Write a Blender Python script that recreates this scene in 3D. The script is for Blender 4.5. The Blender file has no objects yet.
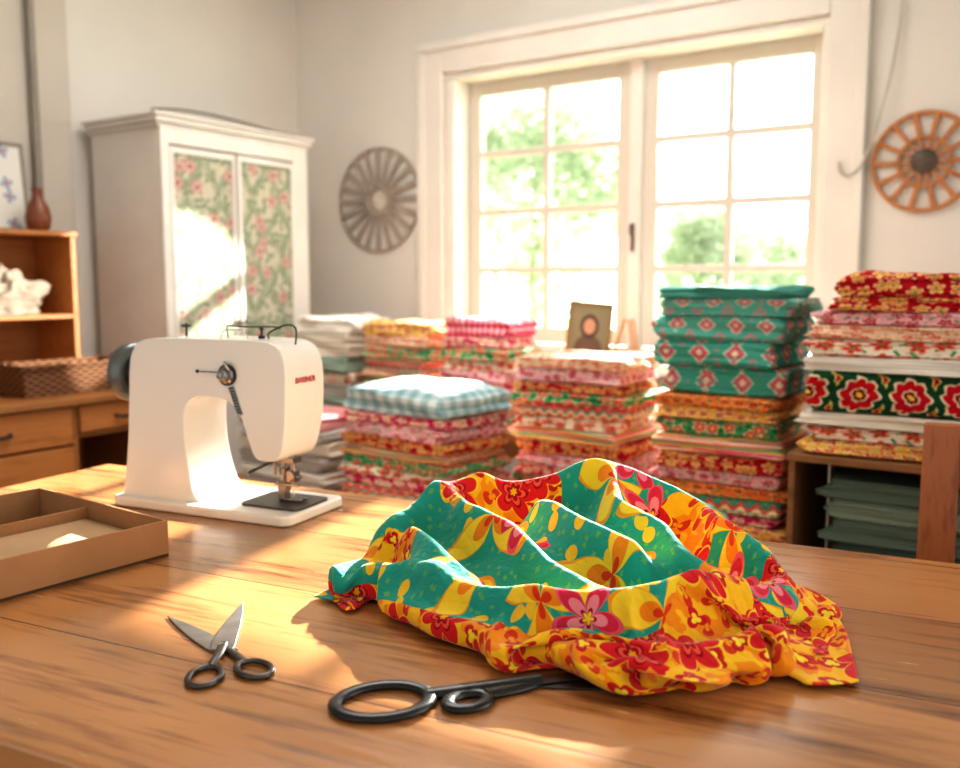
import bpy, bmesh, math, random
import numpy as np
from mathutils import Vector, Matrix, noise
random.seed(7); np.random.seed(7)
SC=bpy.context.scene
COL=SC.collection
try:
    SC.view_settings.view_transform='Standard'
    SC.view_settings.exposure=0.72
except Exception: pass
for lk in ('Medium High Contrast','None'):
    try:
        SC.view_settings.look=lk; break
    except Exception: pass

# ------------------------------------------------------------ materials
def hexc(h):
    h=h.lstrip('#'); c=[int(h[i:i+2],16)/255 for i in (0,2,4)]
    return tuple((x/12.92 if x<=.04045 else ((x+.055)/1.055)**2.4) for x in c)+(1,)
def C(c): return hexc(c) if isinstance(c,str) else c
def setin(nt,sock,v):
    if isinstance(v,bpy.types.NodeSocket): nt.links.new(v,sock)
    else: sock.default_value=v
def M(nt,op,a,b=None,c=None):
    n=nt.nodes.new('ShaderNodeMath'); n.operation=op
    setin(nt,n.inputs[0],a)
    if b is not None: setin(nt,n.inputs[1],b)
    if c is not None: setin(nt,n.inputs[2],c)
    return n.outputs[0]
def ramp(nt,fac,stops,interp='CONSTANT'):
    n=nt.nodes.new('ShaderNodeValToRGB'); r=n.color_ramp; r.interpolation=interp
    while len(r.elements)>1: r.elements.remove(r.elements[-1])
    r.elements[0].position=stops[0][0]; r.elements[0].color=C(stops[0][1])
    for p,c in stops[1:]:
        e=r.elements.new(p); e.color=C(c)
    setin(nt,n.inputs[0],fac); return n.outputs[0]
def mix(nt,f,a,b,mode='MIX'):
    n=nt.nodes.new('ShaderNodeMix'); n.data_type='RGBA'; n.blend_type=mode
    setin(nt,n.inputs[0],f)
    for s,v in ((n.inputs[6],a),(n.inputs[7],b)):
        if isinstance(v,str): v=hexc(v)
        setin(nt,s,v)
    return n.outputs[2]
def new_mat(name,rough=.6,spec=.5,metal=0.):
    m=bpy.data.materials.new(name); m.use_nodes=True; nt=m.node_tree
    b=nt.nodes['Principled BSDF']; b.inputs['Roughness'].default_value=rough
    b.inputs['Metallic'].default_value=metal
    b.inputs['Specular IOR Level'].default_value=spec
    return m,nt,b
def noise_n(nt,vec,scale,detail=4,rough=.55):
    n=nt.nodes.new('ShaderNodeTexNoise'); n.inputs['Scale'].default_value=scale
    n.inputs['Detail'].default_value=detail; n.inputs['Roughness'].default_value=rough
    if vec is not None: nt.links.new(vec,n.inputs['Vector'])
    return n
def coords(nt,kind='Object'):
    return nt.nodes.new('ShaderNodeTexCoord').outputs[kind]
def mapping(nt,vec,scale=(1,1,1),rot=(0,0,0)):
    n=nt.nodes.new('ShaderNodeMapping'); n.inputs['Scale'].default_value=scale; n.inputs['Rotation'].default_value=rot
    nt.links.new(vec,n.inputs['Vector']); return n.outputs[0]
def bump(nt,b,h,strength=.3,dist=.002):
    n=nt.nodes.new('ShaderNodeBump'); n.inputs['Strength'].default_value=strength; n.inputs['Distance'].default_value=dist
    nt.links.new(h,n.inputs['Height']); nt.links.new(n.outputs[0],b.inputs['Normal'])
def simple(name,col,rough=.6,spec=.5,metal=0.,var=.08,scale=12,bmp=0.):
    m,nt,b=new_mat(name,rough,spec,metal)
    v=coords(nt); n=noise_n(nt,v,scale)
    c=C(col); d=tuple(x*(1-var*2.2) for x in c[:3])+(1,); l=tuple(min(1,x*(1+var)) for x in c[:3])+(1,)
    nt.links.new(ramp(nt,n.outputs[0],[(.3,d),(.7,l)],'LINEAR'),b.inputs['Base Color'])
    if bmp: bump(nt,b,noise_n(nt,v,scale*8).outputs[0],bmp)
    return m
def wood(name,dark,light,rough=.4,scale=(1.2,14,14),planks=None,spec=.5,seam='#3a1e0c'):
    m,nt,b=new_mat(name,rough,spec)
    v=coords(nt); mv=mapping(nt,v,scale)
    n1=noise_n(nt,mv,2.2,8,.62); n2=noise_n(nt,mapping(nt,v,tuple(s*3.5 for s in scale)),3,5)
    f=M(nt,'ADD',M(nt,'MULTIPLY',n1.outputs[0],.7),M(nt,'MULTIPLY',n2.outputs[0],.3))
    col=ramp(nt,f,[(.34,dark),(.48,light),(.56,light),(.68,dark)],'LINEAR')
    if planks:
        sx=nt.nodes.new('ShaderNodeSeparateXYZ'); nt.links.new(v,sx.inputs[0])
        q=M(nt,'DIVIDE',sx.outputs[1],planks)
        idx=M(nt,'FLOOR',q); fr=M(nt,'FRACT',q)
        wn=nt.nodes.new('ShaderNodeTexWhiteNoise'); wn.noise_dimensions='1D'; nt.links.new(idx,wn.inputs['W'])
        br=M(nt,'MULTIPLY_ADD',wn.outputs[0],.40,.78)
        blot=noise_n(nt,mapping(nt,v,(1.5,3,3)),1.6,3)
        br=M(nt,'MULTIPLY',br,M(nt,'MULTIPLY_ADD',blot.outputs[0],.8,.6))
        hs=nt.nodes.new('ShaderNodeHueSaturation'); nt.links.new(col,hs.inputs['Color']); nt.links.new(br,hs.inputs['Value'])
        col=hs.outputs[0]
        sm=M(nt,'LESS_THAN',fr,.012)
        col=mix(nt,M(nt,'MULTIPLY',sm,.7),col,seam)
    nt.links.new(col,b.inputs['Base Color'])
    bump(nt,b,f,.12,.002)
    rr=M(nt,'MULTIPLY_ADD',n2.outputs[0],.25,rough-.1); nt.links.new(rr,b.inputs['Roughness'])
    return m

def uvsplit(nt):
    s=nt.nodes.new('ShaderNodeSeparateXYZ'); nt.links.new(coords(nt,'UV'),s.inputs[0]); return s.outputs[0],s.outputs[1]
def flower(nt,u,w,scale,petals=5,seed=0.,r0=.26,r1=.13,rand=.75,rnd=False):
    """normalised radius field of scattered flowers (<1 inside)"""
    cb=nt.nodes.new('ShaderNodeCombineXYZ')
    nt.links.new(M(nt,'MULTIPLY_ADD',u,scale,seed),cb.inputs[0]); nt.links.new(M(nt,'MULTIPLY_ADD',w,scale,seed*1.7),cb.inputs[1])
    vo=nt.nodes.new('ShaderNodeTexVoronoi'); vo.voronoi_dimensions='2D'; vo.inputs['Scale'].default_value=1.; vo.inputs['Randomness'].default_value=rand
    nt.links.new(cb.outputs[0],vo.inputs['Vector'])
    sb=nt.nodes.new('ShaderNodeVectorMath'); sb.operation='SUBTRACT'
    nt.links.new(cb.outputs[0],sb.inputs[0]); nt.links.new(vo.outputs['Position'],sb.inputs[1])
    sp=nt.nodes.new('ShaderNodeSeparateXYZ'); nt.links.new(sb.outputs[0],sp.inputs[0])
    ang=M(nt,'ARCTAN2',sp.outputs[1],sp.outputs[0])
    rs=nt.nodes.new('ShaderNodeSeparateColor'); nt.links.new(vo.outputs['Color'],rs.inputs[0])
    ph=M(nt,'MULTIPLY',rs.outputs[0],6.28)
    if rnd:   # rounded petals
        cs=M(nt,'MULTIPLY_ADD',M(nt,'ABSOLUTE',M(nt,'COSINE',M(nt,'MULTIPLY_ADD',ang,petals*.5,ph))),2.,-1.)
    else: cs=M(nt,'COSINE',M(nt,'MULTIPLY_ADD',ang,petals,ph))
    pet=M(nt,'MULTIPLY_ADD',cs,r1,r0)
    rad=M(nt,'SQRT',M(nt,'ADD',M(nt,'MULTIPLY',sp.outputs[0],sp.outputs[0]),M(nt,'MULTIPLY',sp.outputs[1],sp.outputs[1])))
    return M(nt,'DIVIDE',rad,pet),rs.outputs[1],vo
def cloth_finish(nt,b,col,u,w,bmp=.25):
    nt.links.new(col,b.inputs['Base Color'])
    b.inputs['Roughness'].default_value=.9; b.inputs['Specular IOR Level'].default_value=.12
    n=noise_n(nt,coords(nt),60,3); bump(nt,b,n.outputs[0],bmp,.002)
def m_floral(name,bg,petal,outl,cen,scale=18,leaf=None,petals=5,leafscale=1.6,seed=1.,big=1.):
    m,nt,b=new_mat(name); u,w=uvsplit(nt)
    col=C(bg)
    rl,_,_=flower(nt,u,w,scale*leafscale,2,seed+5,.20,.13)
    if leaf: col=mix(nt,M(nt,'LESS_THAN',rl,1.),bg,leaf)
    rn,_,_=flower(nt,u,w,scale,petals,seed,.29*big,.10*big,.6,True)
    k=1/1.3
    fc=ramp(nt,M(nt,'MULTIPLY',rn,k),[(0,cen),(.28*k,outl),(.38*k,petal),(.95*k,outl)])
    col=mix(nt,M(nt,'LESS_THAN',rn,1.2),col,fc)
    cloth_finish(nt,b,col,u,w); return m
def m_diamond(name,bg,c1,c2,sx=12,sy=16,lines='#e8e0c0',off=0.):
    m,nt,b=new_mat(name); u,w=uvsplit(nt)
    a=M(nt,'ABSOLUTE',M(nt,'SUBTRACT',M(nt,'FRACT',M(nt,'MULTIPLY',u,sx)),.5))
    c=M(nt,'ABSOLUTE',M(nt,'SUBTRACT',M(nt,'FRACT',M(nt,'MULTIPLY_ADD',w,sy,off)),.5))
    d=M(nt,'ADD',a,c)
    col=ramp(nt,d,[(0,c2),(.10,c1),(.27,lines),(.33,bg),(.78,c1),(.88,bg)])
    cloth_finish(nt,b,col,u,w); return m
def m_medallion(name):
    m,nt,b=new_mat(name); v=coords(nt); s=nt.nodes.new('ShaderNodeSeparateXYZ'); nt.links.new(v,s.inputs[0])
    h=M(nt,'ADD',s.outputs[0],s.outputs[1])
    u=M(nt,'SUBTRACT',M(nt,'FRACT',M(nt,'MULTIPLY',h,11.5)),.5); w=M(nt,'DIVIDE',M(nt,'SUBTRACT',s.outputs[2],.028),.062)
    ang=M(nt,'ARCTAN2',w,u); rad=M(nt,'SQRT',M(nt,'ADD',M(nt,'MULTIPLY',u,u),M(nt,'MULTIPLY',w,w)))
    r=M(nt,'DIVIDE',rad,M(nt,'MULTIPLY_ADD',M(nt,'ABSOLUTE',M(nt,'COSINE',M(nt,'MULTIPLY',ang,4))),.08,.30))
    col=ramp(nt,M(nt,'MULTIPLY',r,.6),[(0,'#f0c040'),(.10,'#7a0c16'),(.22,'#e8d8b8'),(.28,'#c01824'),(.58,'#e8d8b8'),(.67,'#1c4a2c')])
    u2=M(nt,'SUBTRACT',M(nt,'FRACT',M(nt,'MULTIPLY_ADD',h,11.5,.5)),.5)
    d2=M(nt,'ADD',M(nt,'MULTIPLY',M(nt,'ABSOLUTE',u2),2.2),M(nt,'ABSOLUTE',M(nt,'SUBTRACT',M(nt,'ABSOLUTE',w),.36)))
    col=mix(nt,M(nt,'LESS_THAN',d2,.20),col,'#d8c070'); col=mix(nt,M(nt,'LESS_THAN',d2,.12),col,'#b01824')
    cloth_finish(nt,b,col,u,w); return m
def m_zig(name,cols,sx=20,sy=14):
    m,nt,b=new_mat(name); u,w=uvsplit(nt)
    a=M(nt,'ABSOLUTE',M(nt,'SUBTRACT',M(nt,'FRACT',M(nt,'MULTIPLY',u,sx)),.5))
    d=M(nt,'FRACT',M(nt,'ADD',M(nt,'MULTIPLY',w,sy),M(nt,'MULTIPLY',a,.8)))
    n=len(cols); col=ramp(nt,d,[(i/n,c) for i,c in enumerate(cols)])
    cloth_finish(nt,b,col,u,w); return m
def m_ging(name,c1,c2,c3,s=22):
    m,nt,b=new_mat(name); u,w=uvsplit(nt)
    a=M(nt,'GREATER_THAN',M(nt,'FRACT',M(nt,'MULTIPLY',u,s)),.5)
    c=M(nt,'GREATER_THAN',M(nt,'FRACT',M(nt,'MULTIPLY',w,s)),.5)
    d=M(nt,'MULTIPLY',M(nt,'ADD',a,c),.4)
    col=ramp(nt,d,[(0,c1),(.3,c2),(.7,c3)])
    cloth_finish(nt,b,col,u,w); return m
def m_stripe(name,cols,s=18):
    m,nt,b=new_mat(name); u,w=uvsplit(nt)
    d=M(nt,'FRACT',M(nt,'MULTIPLY',w,s)); n=len(cols)
    col=ramp(nt,d,[(i/n,c) for i,c in enumerate(cols)])
    cloth_finish(nt,b,col,u,w); return m
def m_plain(name,c,var=.06):
    m,nt,b=new_mat(name); u,w=uvsplit(nt)
    n=noise_n(nt,coords(nt),9)
    cc=C(c); col=ramp(nt,n.outputs[0],[(.3,tuple(x*(1-var*2) for x in cc[:3])+(1,)),(.7,cc)],'LINEAR')
    cloth_finish(nt,b,col,u,w); return m

# ------------------------------------------------------------ geometry helpers
def link(o,parent=None,loc=(0,0,0),rot=(0,0,0)):
    COL.objects.link(o)
    if parent is not None: o.parent=parent
    o.location=loc; o.rotation_euler=rot; return o
def top(o,label,category,group=None,kind=None):
    o["label"]=label; o["category"]=category
    if group: o["group"]=group
    if kind: o["kind"]=kind
    return o
def empty(name,label,category,loc=(0,0,0),rot=(0,0,0)):
    o=bpy.data.objects.new(name,None); o.empty_display_size=.05
    link(o,None,loc,rot); return top(o,label,category)
def finish(name,bm,mat,parent=None,loc=(0,0,0),rot=(0,0,0),smooth=True,bev=0,seg=3,ang=35):
    bmesh.ops.recalc_face_normals(bm,faces=bm.faces[:])
    me=bpy.data.meshes.new(name); bm.to_mesh(me); bm.free()
    if mat: me.materials.append(mat)
    if smooth:
        for p in me.polygons: p.use_smooth=True
        try: me.set_sharp_from_angle(angle=math.radians(40))
        except Exception: pass
    o=bpy.data.objects.new(name,me); link(o,parent,loc,rot)
    if bev:
        md=o.modifiers.new('bev','BEVEL'); md.width=bev; md.segments=seg; md.limit_method='ANGLE'; md.angle_limit=math.radians(ang)
        md.harden_normals=True
    return o
def addbox(bm,x0,x1,y0,y1,z0,z1):
    v=[bm.verts.new((x,y,z)) for x in (x0,x1) for y in (y0,y1) for z in (z0,z1)]
    for f in ((0,1,3,2),(4,6,7,5),(0,4,5,1),(2,3,7,6),(0,2,6,4),(1,5,7,3)): bm.faces.new([v[i] for i in f])
def boxes(name,bl,mat,parent=None,loc=(0,0,0),rot=(0,0,0),bev=.003,seg=2):
    bm=bmesh.new()
    for b in bl: addbox(bm,*b)
    return finish(name,bm,mat,parent,loc,rot,smooth=bool(bev),bev=bev,seg=seg)
def lathe(name,prof,mat,parent=None,loc=(0,0,0),rot=(0,0,0),n=32):
    bm=bmesh.new(); rings=[]
    for r,z in prof:
        rings.append([bm.verts.new((r*math.cos(2*math.pi*i/n),r*math.sin(2*math.pi*i/n),z)) for i in range(n)])
    for a,b in zip(rings,rings[1:]):
        for i in range(n): bm.faces.new((a[i],a[(i+1)%n],b[(i+1)%n],b[i]))
    bm.faces.new(rings[0][::-1]); bm.faces.new(rings[-1])
    return finish(name,bm,mat,parent,loc,rot)
def cat(pts,closed=False,sub=6):
    P=[Vector(p) for p in pts]; n=len(P); out=[]
    rng=range(n) if closed else range(n-1)
    for i in rng:
        if closed: a,b,c,d=P[(i-1)%n],P[i],P[(i+1)%n],P[(i+2)%n]
        else: a,b,c,d=P[max(i-1,0)],P[i],P[i+1],P[min(i+2,n-1)]
        for k in range(sub):
            t=k/sub
            out.append(.5*((2*b)+(c-a)*t+(2*a-5*b+4*c-d)*t*t+(3*b-a-3*c+d)*t**3))
    if not closed: out.append(P[-1])
    return out
def addtube(bm,pts,r,closed=False,n=10,flat=1.):
    m=len(pts); rings=[]
    up=Vector((0,0,1))
    for i,p in enumerate(pts):
        if closed: t=pts[(i+1)%m]-pts[(i-1)%m]
        else: t=pts[min(i+1,m-1)]-pts[max(i-1,0)]
        t.normalize()
        s=t.cross(up)
        if s.length<.05: s=t.cross(Vector((0,1,0)))
        s.normalize(); q=s.cross(t).normalized()
        rr=r(i/(m-1)) if callable(r) else r
        rings.append([bm.verts.new(p+s*rr*math.cos(2*math.pi*k/n)+q*rr*flat*math.sin(2*math.pi*k/n)) for k in range(n)])
    R=range(m) if closed else range(m-1)
    for i in R:
        a,b=rings[i],rings[(i+1)%m]
        for k in range(n): bm.faces.new((a[k],a[(k+1)%n],b[(k+1)%n],b[k]))
    if not closed:
        bm.faces.new(rings[0][::-1]); bm.faces.new(rings[-1])
def tube(name,pts,r,mat,parent=None,loc=(0,0,0),rot=(0,0,0),closed=False,sub=6,n=10,flat=1.):
    bm=bmesh.new(); addtube(bm,cat(pts,closed,sub),r,closed,n,flat)
    return finish(name,bm,mat,parent,loc,rot)
def addprism(bm,poly,z0,z1):
    a=[bm.verts.new((x,y,z0)) for x,y in poly]; b=[bm.verts.new((x,y,z1)) for x,y in poly]
    bm.faces.new(a[::-1]); bm.faces.new(b); n=len(poly)
    for i in range(n): bm.faces.new((a[i],a[(i+1)%n],b[(i+1)%n],b[i]))

# ------------------------------------------------------------ common materials
WALL=simple('wall_paint','#dbd6ce',.85,.2,var=.03,scale=1.5,bmp=.05)
CEIL=simple('ceiling_paint','#e6e3dd',.9,.2,var=.02,scale=1.5)
FLOOR=wood('floor_wood','#5f4634','#7d624a',.5,planks=.14)
WHITE=simple('white_gloss_paint','#e2ddd3',.4,.5,var=.03,scale=3)
CABW=simple('cream_cabinet_paint','#dcd5cb',.45,.4,var=.04,scale=4)
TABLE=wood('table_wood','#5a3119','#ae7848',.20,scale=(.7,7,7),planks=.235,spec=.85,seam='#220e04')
DESKW=wood('desk_wood','#7d4a22','#a06a36',.5,scale=(14,1.2,14))
SHELFW=wood('shelf_wood','#8c5226','#b8763c',.5,scale=(14,1.2,14))
BENCHW=wood('bench_wood','#6f4626','#93653c',.5)
CHAIRW=wood('chair_wood','#7e4220','#a8643a',.4,scale=(14,14,1.4))
IVORY=simple('ivory_enamel','#e8e2d7',.22,.5,var=.012,scale=3)
STEEL=simple('polished_steel','#d2d0cd',.22,.5,metal=.85,var=.08,scale=30)
MSTEEL=simple('machine_steel','#9d9b98',.25,.5,metal=.9,var=.12,scale=30)
DSTEEL=simple('dark_steel','#4a4743',.35,.5,metal=.85,var=.12,scale=30)
BLACK=simple('black_plastic','#16181a',.4,.5,var=.1)
CARD=simple('brown_cardboard','#ab7d55',.8,.2,var=.06,scale=10,bmp=.1)
CARDI=simple('dark_box_lining','#54402f',.9,.2,var=.08)

# ------------------------------------------------------------ room
D=3.6; LX=-3.54; WT=.22
def lab(o,l,c): o["label"]=l; o["category"]=c; o["kind"]="structure"; return o
OX0,OX1,OZ0,OZ1=-2.58,-.84,.82,2.12
lab(boxes('wall_back',[(LX-WT,OX0,D,D+WT,0,2.8),(OX1,2.4,D,D+WT,0,2.8),(OX0,OX1,D,D+WT,0,OZ0),(OX0,OX1,D,D+WT,OZ1,2.8)],WALL,bev=0),"plain off-white plastered wall with the window in it","wall")
lab(boxes('wall_left',[(LX-WT,LX,-2.2,D,0,2.8)],WALL,bev=0),"plain off-white plastered side wall","wall")
lab(boxes('floor',[(LX-WT,2.4,-2.2,D+WT,-.1,0)],FLOOR,bev=0),"brown plank floor under the tables","floor")
lab(boxes('ceiling',[(LX-WT,2.4,-2.2,D+WT,2.8,2.9)],CEIL,bev=0),"plain white ceiling","ceiling")
lab(boxes('trim_1',[(LX,LX+.035,-2.2,2.27,.0,2.8)],simple('greyer_wall_paint','#c4bcb0',.85,.2,var=.03,scale=2),bev=.004),"shallow projecting panel on the side wall","trim")  # panel paint is a greyer tone than the wall paint
lab(boxes('baseboard_back',[(LX,2.4,D-.018,D,0,.12)],WHITE),"white painted baseboard","baseboard")
lab(boxes('baseboard_left',[(LX+.035,LX+.053,-2.2,2.27,0,.12)],WHITE),"white painted baseboard","baseboard")

# window
W=bpy.data.objects.new('window_1',None); link(W,None,(-1.71,D,OZ0)); lab(W,"tall white two-sash casement window with small panes","window")
def wl(x0,x1,y0,y1,z0,z1): return (x0+1.71,x1+1.71,y0-D,y1-D,z0-OZ0,z1-OZ0)
cas=[wl(OX0-.12,OX0,D-.03,D,.78,OZ1+.12),wl(OX1,OX1+.12,D-.03,D,.78,OZ1+.12),wl(OX0,OX1,D-.03,D,OZ1,OZ1+.12),
     wl(OX0-.14,OX0-.10,D-.045,D-.001,.78,OZ1+.101),wl(OX1+.10,OX1+.14,D-.045,D-.001,.78,OZ1+.101),wl(OX0-.14,OX1+.14,D-.05,D-.001,OZ1+.102,OZ1+.14)]
boxes('casing',cas,WHITE,W,bev=.006)
frm=[wl(OX0+.001,OX0+.05,D+.001,D+.2,OZ0+.006,OZ1-.031),wl(OX1-.03,OX1-.001,D+.001,D+.2,OZ0+.006,OZ1-.031),wl(OX0+.001,OX1-.001,D+.001,D+.2,OZ1-.03,OZ1-.001),wl(OX0+.051,OX1-.031,D+.11,D+.2,OZ0+.006,OZ0+.04),wl(-1.682,-1.628,D+.105,D+.19,OZ0+.041,OZ1-.031)]
boxes('frame',frm,WHITE,W,bev=.004)
boxes('sill',[wl(OX0-.16,OX1+.16,D-.2,D-.051,OZ0-.04,OZ0+.005),wl(OX0+.001,OX1-.001,D-.05,D+.2,OZ0-.039,OZ0+.005)],WHITE,W,bev=.004)
gm,nt,b=new_mat('window_glass',.02)
tr=nt.nodes.new('ShaderNodeBsdfTransparent'); gl=nt.nodes.new('ShaderNodeBsdfGlossy'); gl.inputs['Roughness'].default_value=.02
mx=nt.nodes.new('ShaderNodeMixShader'); mx.inputs[0].default_value=.04
nt.links.new(tr.outputs[0],mx.inputs[1]); nt.links.new(gl.outputs[0],mx.inputs[2]); nt.links.new(mx.outputs[0],nt.nodes['Material Output'].inputs['Surface'])
SASHW=simple('sash_cream_paint','#cfc9bc',.45,.4,var=.03,scale=3)
for (a,c) in ((-2.525,-1.688),(-1.622,-.875)):
    z0,z1=OZ0+.045,OZ1-.034; y0,y1=D+.13,D+.17; s=.06
    L=[wl(a,a+s,y0,y1,z0,z1),wl(c-s,c,y0,y1,z0,z1),wl(a+s,c-s,y0+.001,y1-.001,z1-s,z1),wl(a+s,c-s,y0+.001,y1-.001,z0,z0+s*1.2)]
    mxx=(a+c)/2; L.append(wl(mxx-.0165,mxx+.0165,y0+.003,y1-.003,z0+s,z1-s))
    for k in range(1,4):
        zz=z0+s*1.1+(z1-z0-2.1*s)*k/4; L.append(wl(a+s,c-s,y0+.006,y1-.006,zz-.0155,zz+.0155))
    so=boxes('sash',L,SASHW,W,bev=.003)
    boxes('glass',[wl(a+s-.005,c-s+.005,D+.148,D+.152,z0+s,z1-s)],gm,so,bev=0)
bm=bmesh.new(); addbox(bm,.048,.060,.085,.105,.46,.58); addbox(bm,.051,.057,.065,.085,.53,.575)
finish('latch',bm,simple('bronze_latch','#6d6254',.4,metal=.6),W,bev=.003)

# ------------------------------------------------------------ outdoors
GRASS=simple('lawn_green','#a3b08c',.9,.2,var=.1,scale=2)
lab(boxes('lawn',[(-14,8,D+WT,22,-.2,-.02)],GRASS,bev=0),"sunlit lawn outside the window","lawn")
def leafmat():
    m,nt,b=new_mat('leaf_green',.6)
    n=noise_n(nt,coords(nt),3); c=ramp(nt,n.outputs[0],[(.3,'#a6b79a'),(.7,'#ccd8c0')],'LINEAR')
    nt.links.new(c,b.inputs['Base Color'])
    t=nt.nodes.new('ShaderNodeBsdfTranslucent'); nt.links.new(c,t.inputs[0])
    mx=nt.nodes.new('ShaderNodeMixShader'); mx.inputs[0].default_value=.5
    nt.links.new(b.outputs[0],mx.inputs[1]); nt.links.new(t.outputs[0],mx.inputs[2]); nt.links.new(mx.outputs[0],nt.nodes['Material Output'].inputs['Surface'])
    return m
LEAF=leafmat(); BARK=simple('bark','#8b7a66',.9,.2,bmp=.4)
def foliage(name,blobs,parent,n):
    bm=bmesh.new()
    for i in range(n):
        c,r=random.choice(blobs)
        d=Vector((random.gauss(0,1),random.gauss(0,1),random.gauss(0,1))).normalized()*r*random.random()**.45
        p=Vector(c)+d; s=random.uniform(.04,.085)
        a=Vector((random.gauss(0,1),random.gauss(0,1),random.gauss(0,1))).normalized(); bb=a.orthogonal().normalized()
        bm.faces.new([bm.verts.new(p+a*s),bm.verts.new(p+bb*s*.5),bm.verts.new(p-a*s),bm.verts.new(p-bb*s*.5)])
    me=bpy.data.meshes.new(name); bm.to_mesh(me); bm.free(); me.materials.append(LEAF)
    o=bpy.data.objects.new(name,me); link(o,parent); o["kind"]="stuff"; return o
T=empty('tree',"leafy pale green tree standing outside the window","tree",(-5.5,9.4,0))
tube('trunk',[(0,0,-.1),(.05,0,1),(0,.1,2),(.1,0,3)],lambda t:.10-.06*t,BARK,T)
foliage('foliage',[((0,0,2.4),1.0),((-.9,.2,2.1),.8),((.8,.2,2.2),.6),((.5,-.2,2.8),.6),((-.5,0,2.8),.6),((.2,0,1.4),.8)],T,6400)
T=empty('bush',"low rounded green bush on the lawn outside","bush",(-2.95,9.5,0))
tube('stem',[(0,0,-.1),(0,0,1)],.05,BARK,T)
foliage('foliage',[((0,0,1.3),.6),((-.8,0,1.0),.6),((.7,.1,1.3),.6),((.2,0,.5),.7),((-.5,0,1.6),.45)],T,5200)

# ------------------------------------------------------------ main table
TB=empty('work_table',"large warm brown wooden work table with plank top","table",(0,0,0),(0,0,math.radians(8)))
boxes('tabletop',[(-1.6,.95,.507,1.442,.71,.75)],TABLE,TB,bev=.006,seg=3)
boxes('apron',[(-1.5,.85,.57,.595,.61,.71),(-1.5,.85,1.355,1.38,.61,.71),(-1.5,-1.475,.595,1.355,.61,.71),(.825,.85,.595,1.355,.61,.71)],TABLE,TB)
for x in (-1.5,.78):
    for y in (.57,1.31): boxes('leg',[(x-.005,x+.065,y-.005,y+.065,0,.71)],TABLE,TB,bev=.006)

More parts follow.
